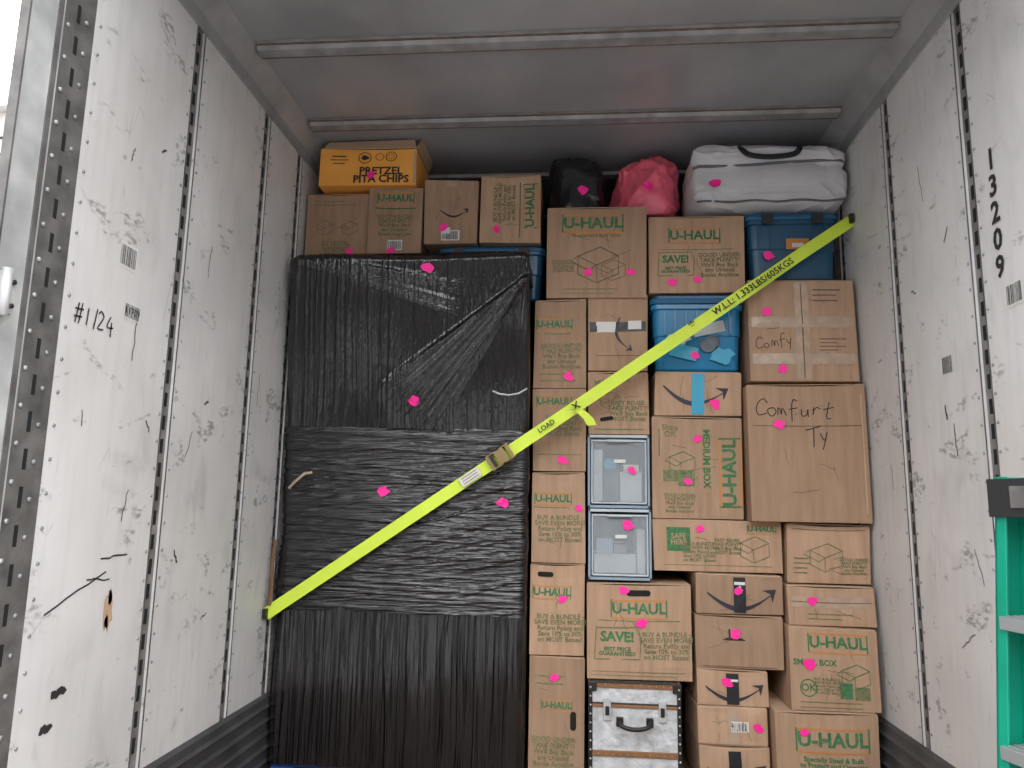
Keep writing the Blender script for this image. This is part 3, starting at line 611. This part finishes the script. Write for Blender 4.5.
# ------------------------------------------------------------------ ratchet strap
def strap():
    mb=MB(); w=.052
    P=[Vector((-1.262,3.150,.640)),Vector((-1.20,3.147,.690)),Vector((-.26,3.140,1.335)),Vector((.773,3.147,2.050)),Vector((1.0,3.19,2.212)),Vector((1.262,3.245,2.39))]
    pts=[]
    for i in range(len(P)-1):
        n=14
        for j in range(n): pts.append(P[i].lerp(P[i+1],j/n))
    pts.append(P[-1])
    dirv=(P[3]-P[1]).normalized(); up=Vector((-dirv.z,0,dirv.x))
    vs=[];fs=[]
    for i,p in enumerate(pts):
        tw=.10*math.sin(i*.09)
        u=up*math.cos(tw)+Vector((0,1,0))*math.sin(tw)
        sag=Vector((0,0,-.012*math.sin(pi*i/(len(pts)-1))))
        for a in(-.5,-.25,0,.25,.5):
            vs.append(p+u*w*a+sag+Vector((0,-.001*(1-4*a*a),0)))
    for i in range(len(pts)-1):
        for a in range(4): fs.append((i*5+a,i*5+a+1,(i+1)*5+a+1,(i+1)*5+a))
    mb.add(vs,fs,'strap',True)
    ang=math.atan2(dirv.z,dirv.x)
    def along(t,dy=0.,dn=0.):
        i=min(range(len(pts)),key=lambda k:abs(pts[k].x-t)); f=i/(len(pts)-1)
        p=pts[i].copy(); p+=dirv*((t-p.x)/dirv.x)
        return p+Vector((0,-.012,-.012*math.sin(pi*f)))+up*dn+Vector((0,dy,0))
    def lab(tx,s,size,k):
        c=along(tx); g=text_geo(s,.02); ca,sa=math.cos(ang),math.sin(ang)
        mb.add([c+Vector(((x*ca-y*sa)*size,-.001,(x*sa+y*ca)*size)) for x,y in g[0]],g[1],k)
    def T(tx):
        c=along(tx)
        def f(p): return c+dirv*p.x+Vector((0,p.y,0))+up*p.z
        return f
    lab(.80,"W.L.L: 1,333LBS/605KGS",.040,'ink'); lab(.545,"*",.07,'ink'); lab(-.08,"LOAD",.03,'ink'); lab(.045,"X",.045,'ink')
    t=T(-.27)
    for z in(-.034,.030): mb.box(-.055,.055,-.018,.012,z,z+.004,'brass',t)
    mb.box(-.06,-.045,-.014,.008,-.034,.034,'brass',t); mb.box(.035,.05,-.014,.008,-.034,.034,'brass',t)
    mb.box(-.02,.025,-.022,-.016,-.03,.03,'brass',t); mb.box(-.045,-.03,-.02,-.012,-.026,.026,'darkm',t)
    a=t(Vector((0,-.012,-.036))); b=t(Vector((0,-.012,.036))); mb.cyl(a,b,.010,'darkm')
    t=T(-.385); mb.box(-.065,.03,-.003,.004,-.02,.02,'paper',t); 
    for z in(-.012,0,.012): mb.box(-.055,.02,-.0042,-.003,z,z+.003,'grey',t)
    tail=[along(.02,-.004),along(.04,-.010,-.01),along(.050,-.012,-.04),along(.055,-.012,-.075),along(.052,-.010,-.105)]
    vs=[];fs=[]
    for i,p in enumerate(tail):
        s=Vector((1,0,.1)).normalized()
        vs+=[p-s*.02,p+s*.02]
    for i in range(len(tail)-1): fs.append((2*i,2*i+1,2*i+3,2*i+2))
    mb.add(vs,fs,'strap',True)
    for p in(P[0],P[-1]):
        sx=1 if p.x>0 else -1
        mb.box(*sorted((p.x-sx*.012,p.x+sx*.003)),p.y-.025,p.y+.025,p.z-.015,p.z+.025,'darkm')
    mb.obj("ratchet_strap")
strap()
# ------------------------------------------------------------------ trailer shell
W=1.27; ZC=2.86; Y0=1.50; Y1=6.2
def wall(s,seams):
    mb=MB(); sc=MB(); tr=MB()
    def bx(a,b,y0,y1,z0,z1,k,m=None):
        xs=sorted((s*(W+a),s*(W+b))); (m or mb).box(xs[0],xs[1],y0,y1,z0,z1,k)
    bx(.008,.04,1.73,Y1,0,ZC+.02,'slotpost'); bx(.04,.045,1.62,Y1,-.1,ZC+.03,'skirt')
    edges=[1.735]+seams+[Y1]
    for i in range(len(edges)-1):
        a=edges[i]+(.024 if i else 0); b=edges[i+1]-(.024 if i<len(edges)-2 else 0)
        bx(0,.010,a,b,.28,2.75,'panel')
        if i: bx(-.0015,.0,a,a+.006,.30,2.74,'post')
        if i<len(edges)-2: bx(-.0015,.0,b-.006,b,.30,2.74,'post')
        z=.36
        while z<2.74:
            for y in(a+.020,b-.020):
                mb.cyl((s*(W+.001),y,z),(s*(W-.003),y,z),.005,'alu',7)
            z+=.085
    for y in seams:
        z=.36
        while z<2.72:
            bx(.006,.0085,y-.006,y+.008,z,z+.045,'slot'); z+=.075
    bx(.0,.03,1.61,1.735,0,ZC,'post')
    z=.1
    while z<2.8:
        bx(-.001,.002,1.665,1.677,z,z+.05,'slot')
        mb.cyl((s*W,1.70,z+.02),(s*(W-.004),1.70,z+.02),.006,'alu',8)
        mb.cyl((s*W,1.635,z+.06),(s*(W-.004),1.635,z+.06),.006,'frameg',8)
        z+=.09
    bx(-.010,.010,Y0,1.61,-.1,ZC+.03,'frameg'); bx(-.014,-.009,1.585,1.60,0,ZC,'post'); bx(-.012,.012,Y0-.006,Y0,-.1,ZC+.03,'post')
    for z in(.45,1.575):
        mb.cyl((s*(W-.020),Y0+.022,z-.055),(s*(W-.020),Y0+.022,z+.055),.012,'frameg')
        mb.box(*sorted((s*(W-.018),s*(W-.008))),Y0+.0,Y0+.055,z-.045,z+.045,'frameg')
        for q in(-.028,.028): mb.cyl((s*(W-.018),Y0+.044,z+q),(s*(W-.024),Y0+.044,z+q),.006,'darkm',8)
    tr.box(*sorted((s*(W-.008),s*W)),1.62,Y1,2.74,2.80,'alu')
    x_a,x_b=s*(W-.008),s*(W-.07)
    vs=[(x_a,1.62,2.795),(x_a,Y1,2.795),(x_b,Y1,ZC),(x_b,1.62,ZC),(x_a,1.62,ZC),(x_a,Y1,ZC)]
    tr.add(vs,[(0,1,2,3),(3,2,5,4),(0,4,5,1),(0,3,4),(1,5,2)],'alu')
    prof=[(.02,0),(.02,.03),(.032,.04),(.02,.05),(.02,.085),(.032,.095),(.02,.105),(.02,.14),(.032,.15),(.02,.16),(.02,.195),(.032,.205),(.02,.215),(.02,.25),(.032,.26),(.02,.27),(.018,.295),(0,.305)]
    vs=[(s*(W-p),y,z) for y in(1.74,Y1) for p,z in prof]; n=len(prof)
    sc.add(vs,[(i,i+1,n+i+1,n+i) for i in range(n-1)],'scuff')
    return mb,sc,tr
def wallart(mb,s,ops):
    for (y,z,o) in ops:
        for vs,fs,k,off in art(o,0,0,int(y*100)):
            mb.add([(s*(W-off),y+(a if s<0 else -a),z+b) for a,b in vs],fs,k)
def tear(mb,s,y,z,w,h,seed,k):
    R=random.Random(seed); n=14
    ps=[(0,0)]+[(w/2*math.cos(2*pi*i/n)*R.uniform(.5,1.2),h/2*math.sin(2*pi*i/n)*R.uniform(.6,1.15)) for i in range(n)]
    mb.add([(s*(W-.002),y+a,z+b) for a,b in ps],[(0,1+i,1+(i+1)%n) for i in range(n)],k)
R_=random.Random(4)
def gouges(mb,s,lst):
    for (y,z,l,a,w) in lst:
        pts=[(y+math.cos(a)*l*t/6+R_.uniform(-.004,.004),z+math.sin(a)*l*t/6+R_.uniform(-.004,.004)) for t in range(7)]
        vs,fs=ribbon(pts,w); mb.add([(s*(W-.0016),p,q) for p,q in vs],fs,'ink')
L,Ls,Lt=wall(-1,[2.265,2.84,3.215,3.76,4.3])
wallart(L,-1,[(1.87,1.60,[('hand',0,0,"#1124",.055,0,.08)]),(1.985,1.816,[('barcode',0,0,.085,.075)]),(2.03,1.66,[('barcode',0,0,.08,.05),('txt',0,-.05,"11709",.03,0,'ink')])])
tear(L,-1,2.06,.80,.045,.13,3,'cardl'); tear(L,-1,2.062,.84,.03,.05,8,'wood'); tear(L,-1,2.055,.77,.02,.06,9,'paper')
gouges(L,-1,[(1.80,.83,.25,.35,.005),(1.86,.62,.05,.2,.02),(1.83,.55,.04,-.2,.02),(2.0,.95,.12,.05,.005),(1.95,.90,.1,-.1,.004),(2.08,1.05,.09,1.4,.003),(1.86,1.3,.05,1.6,.003),(2.05,1.52,.16,1.5,.003),(2.4,1.25,.10,1.2,.003),(2.45,1.9,.12,1.5,.003),(2.38,.95,.05,-1.,.007),(2.93,1.5,.14,1.5,.003),(2.1,2.2,.03,.9,.006),(2.15,1.35,.04,-.8,.005),(1.95,2.1,.05,1.3,.003),(2.5,1.45,.03,.4,.007),(2.6,.7,.04,.4,.005)])
L.obj("wall_left",recentre=False); Ls.obj("baseboard_left",recentre=False); Lt.obj("trim_roof_rail_left",recentre=False)
Rw,Rs,Rt=wall(1,[2.30,2.865,3.40,3.94,4.5])
ops=[]
for i,ch in enumerate("13209"): ops.append((2.175,2.155-.083*i,[('txt',0,0,ch,.09,0,'ink',.03)]))
ops+=[(2.52,1.60,[('barcode',0,0,.07,.07)]),(2.12,1.73,[('barcode',0,0,.08,.07)])]
wallart(Rw,1,ops)
gouges(Rw,1,[(2.05,1.4,.05,.8,.012),(2.02,1.32,.04,.2,.014),(2.5,1.3,.10,1.5,.004),(2.55,1.42,.05,1.5,.007),(2.6,2.2,.15,1.4,.003),(2.4,.9,.12,1.2,.003),(3.0,1.2,.1,1.5,.003),(2.48,.75,.1,-.6,.003),(2.7,1.9,.04,.3,.005),(2.45,2.05,.05,-.9,.004)])
Rw.obj("wall_right",recentre=False); Rs.obj("baseboard_right",recentre=False); Rt.obj("trim_roof_rail_right",recentre=False)
mb=MB(); mb.box(-W,W,Y1,Y1+.05,0,ZC,'plyd'); mb.obj("wall_back",recentre=False)
mb=MB(); mb.box(-W-.045,W+.045,Y0+.0,Y1+.05,-.12,0,'floor'); mb.obj("floor",recentre=False)
mb=MB(); mb.box(-W-.045,W+.045,1.62,Y1+.05,ZC,ZC+.04,'ceil'); mb.obj("ceiling",recentre=False)
i=1; y=1.98
while y<6:
    mb=MB(); h=.020
    prof=[(-.06,0),(-.034,0),(-.026,h),(.026,h),(.034,0),(.06,0)]
    vs=[(x,y+a,ZC-.002-b) for x in(-W+.075,W-.075) for a,b in prof]; n=6
    mb.add(vs,[(k,k+1,n+k+1,n+k) for k in range(n-1)],'bow')
    mb.box(-W+.075,W-.075,y-.040,y-.032,ZC-.006,ZC-.002,'rust'); mb.box(-W+.075,W-.075,y+.022,y+.027,ZC-h-.004,ZC-h-.001,'rust')
    mb.obj("trim_%d"%i,recentre=False); i+=1; y+=.58
mb=MB(); mb.box(-W-.012,W+.012,Y0,1.62,ZC+.0,ZC+.14,'frameg'); mb.obj("rear_door_header",recentre=False)
for s in(-1,1):
    mb=MB(); xs=sorted((s*(W+.075),s*(W+.11)))
    mb.box(xs[0],xs[1],1.78,1.78+1.2,-.08,ZC+.05,'skirt')
    for z in(.4,1.57,2.4):
        mb.cyl((s*(W+.020),Y0-.012,z-.06),(s*(W+.020),Y0-.012,z+.06),.014,'frameg')
        mb.box(*sorted((s*(W+.02),s*(W+.078))),Y0-.02,Y0-.01,z-.03,z+.03,'frameg'); mb.box(*sorted((s*(W+.07),s*(W+.078))),Y0-.02,1.79,z-.03,z+.03,'frameg')
    mb.obj("door_%d"%(1 if s<0 else 2),recentre=False)
# ------------------------------------------------------------------ step ladder
def ladder():
    d=Vector((.29,-.957,0)).normalized(); nrm=Vector((-.957,-.29,0)).normalized()
    mid=Vector((1.096,1.635,0)); H=1.20
    def pt(u,w,z): return mid+d*u+nrm*w+Vector((0,0,z))
    mb=MB(); FC=[(0,1,3,2),(4,6,7,5),(0,4,5,1),(2,3,7,6),(0,2,6,4),(1,5,7,3)]
    def hw(z): return .152+.050*(1-z/H)
    def railbox(sg,w0,w1,lean,a0=0,a1=.022):
        vs=[]
        for z in(0,H):
            for a in(a0,a1):
                for w in(w0,w1):
                    u=sg*(hw(z)+a); vs.append(pt(u,w+lean*(1-z/H),z))
        mb.add(vs,FC,'ladder')
    for sg in(-1,1):
        railbox(sg,-.01,-.004,.06,-.008,.022); railbox(sg,.049,.055,.06,-.008,.022); railbox(sg,-.01,.055,.06,.014,.022)
        railbox(sg,-.085,-.045,-.01)
    for z in(.085+.27*k for k in range(0,4)):
        l=.06*(1-z/H)
        vs=[pt(u,w,a) for a in(z-.028,z) for u in(-hw(z)-.004,hw(z)+.004) for w in(-.02+l,.065+l)]
        mb.add(vs,FC,'ladderalu')
        for k in range(4):
            w=-.012+l+.02*k; vs=[pt(u,w+q,z+.003*e) for e in(0,1) for u in(-hw(z),hw(z)) for q in(0,.006)]
            mb.add(vs,FC,'ladderalu')
        for sg in(-1,1):
            p=pt(sg*(hw(z)+.022),.02+l,z-.02); mb.cyl(p,p+d*sg*.006,.008,'ladderalu',8)
    for z in(.3,.7):
        p=pt(-hw(z),-.065-.01*(1-z/H),z); q=pt(hw(z),-.065-.01*(1-z/H),z); mb.cyl(p,q,.012,'ladderalu',8)
    vs=[pt(u,w,z) for z in(1.11,1.195) for u in(-.182,.182) for w in(-.088,.070)]
    mb.add(vs,FC,'blkpl')
    vs=[pt(u,w,z) for z in(1.13,1.178) for u in(-.12,.12) for w in(.069,.074)]
    mb.add(vs,FC,'post')
    for sg in(-1,1):
        for w in(.07,-.080):
            p=pt(sg*(hw(0)+.01),w,0.012); mb.box(p.x-.020,p.x+.020,p.y-.025,p.y+.025,0,.03,'blkpl')
    mb.obj("step_ladder",bevel=.003)
ladder()
# ------------------------------------------------------------------ outside
mb=MB(); mb.box(-60,60,-60,60,-1.32,-1.25,'conc'); mb.obj("ground",recentre=False)
mb=MB(); mb.box(-30,-9.5,11,20,-1.25,7.6,'side')
for k in range(28): mb.box(-30,-9.49,10.96,11.0,-1.0+k*.3,-.98+k*.3,'plyd')
mb.box(-30.2,-9.3,10.8,20,7.6,7.9,'skirt'); mb.box(-30,-9.49,10.9,11,3.9,4.4,'roofr'); mb.obj("warehouse_building",recentre=False)
mb=MB(); mb.box(-28,28,-30,-20,-1.25,7.2,'brick'); mb.box(-28.3,28.3,-30.3,-19.7,7.2,7.5,'plyd')  # unseen building added behind the camera to darken reflections in the wrap
for k in range(13):
    for z in(.4,4.0): mb.box(-26+k*4.1,-26+k*4.1+2.2,-20.02,-19.95,z,z+1.7,'glass'); mb.box(-26.1+k*4.1,-26+k*4.1+2.3,-20.0,-19.9,z-.12,z,'side')
mb.obj("added_dark_building",recentre=False)
# ------------------------------------------------------------------ light
w=bpy.data.worlds.new("overcast_sky"); scene.world=w; w.use_nodes=True; nt=w.node_tree; N=nt.nodes; Lk=nt.links
bg=N["Background"]; tc=N.new("ShaderNodeTexCoord"); sp=N.new("ShaderNodeSeparateXYZ"); Lk.new(tc.outputs["Generated"],sp.inputs[0])
cr=N.new("ShaderNodeValToRGB"); cr.color_ramp.elements[0].position=0.48; cr.color_ramp.elements[0].color=(.67,.68,.70,1)
cr.color_ramp.elements[1].position=.9; cr.color_ramp.elements[1].color=(1.07,1.07,1.10,1)
mr=N.new("ShaderNodeMapRange"); mr.inputs[1].default_value=-1; Lk.new(sp.outputs["Z"],mr.inputs[0]); Lk.new(mr.outputs[0],cr.inputs[0]); Lk.new(cr.outputs[0],bg.inputs[0])
bg.inputs[1].default_value=4.5
sd=bpy.data.lights.new("hazy_sun",'SUN'); sd.energy=.7; sd.angle=math.radians(60); sd.color=(1,.97,.94)
so=bpy.data.objects.new("hazy_sun",sd); COL.objects.link(so); so.rotation_euler=(math.radians(52),0,math.radians(8))
# ------------------------------------------------------------------ camera
a=Vector((62,-121,-740)).normalized(); b=Vector((82,4567,-740)).normalized(); b=(b-a*b.dot(a)).normalized(); x=a.cross(b)
Rcw=Matrix((x,a,b))
cd=bpy.data.cameras.new("camera"); cd.sensor_width=36; cd.lens=740/1024*36; cd.clip_start=.05
co=bpy.data.objects.new("camera",cd); COL.objects.link(co); co.matrix_world=Matrix.Translation((.038,0,1.12))@Rcw.to_4x4(); scene.camera=co
scene.view_settings.view_transform='Standard'
scene.view_settings.exposure=0.
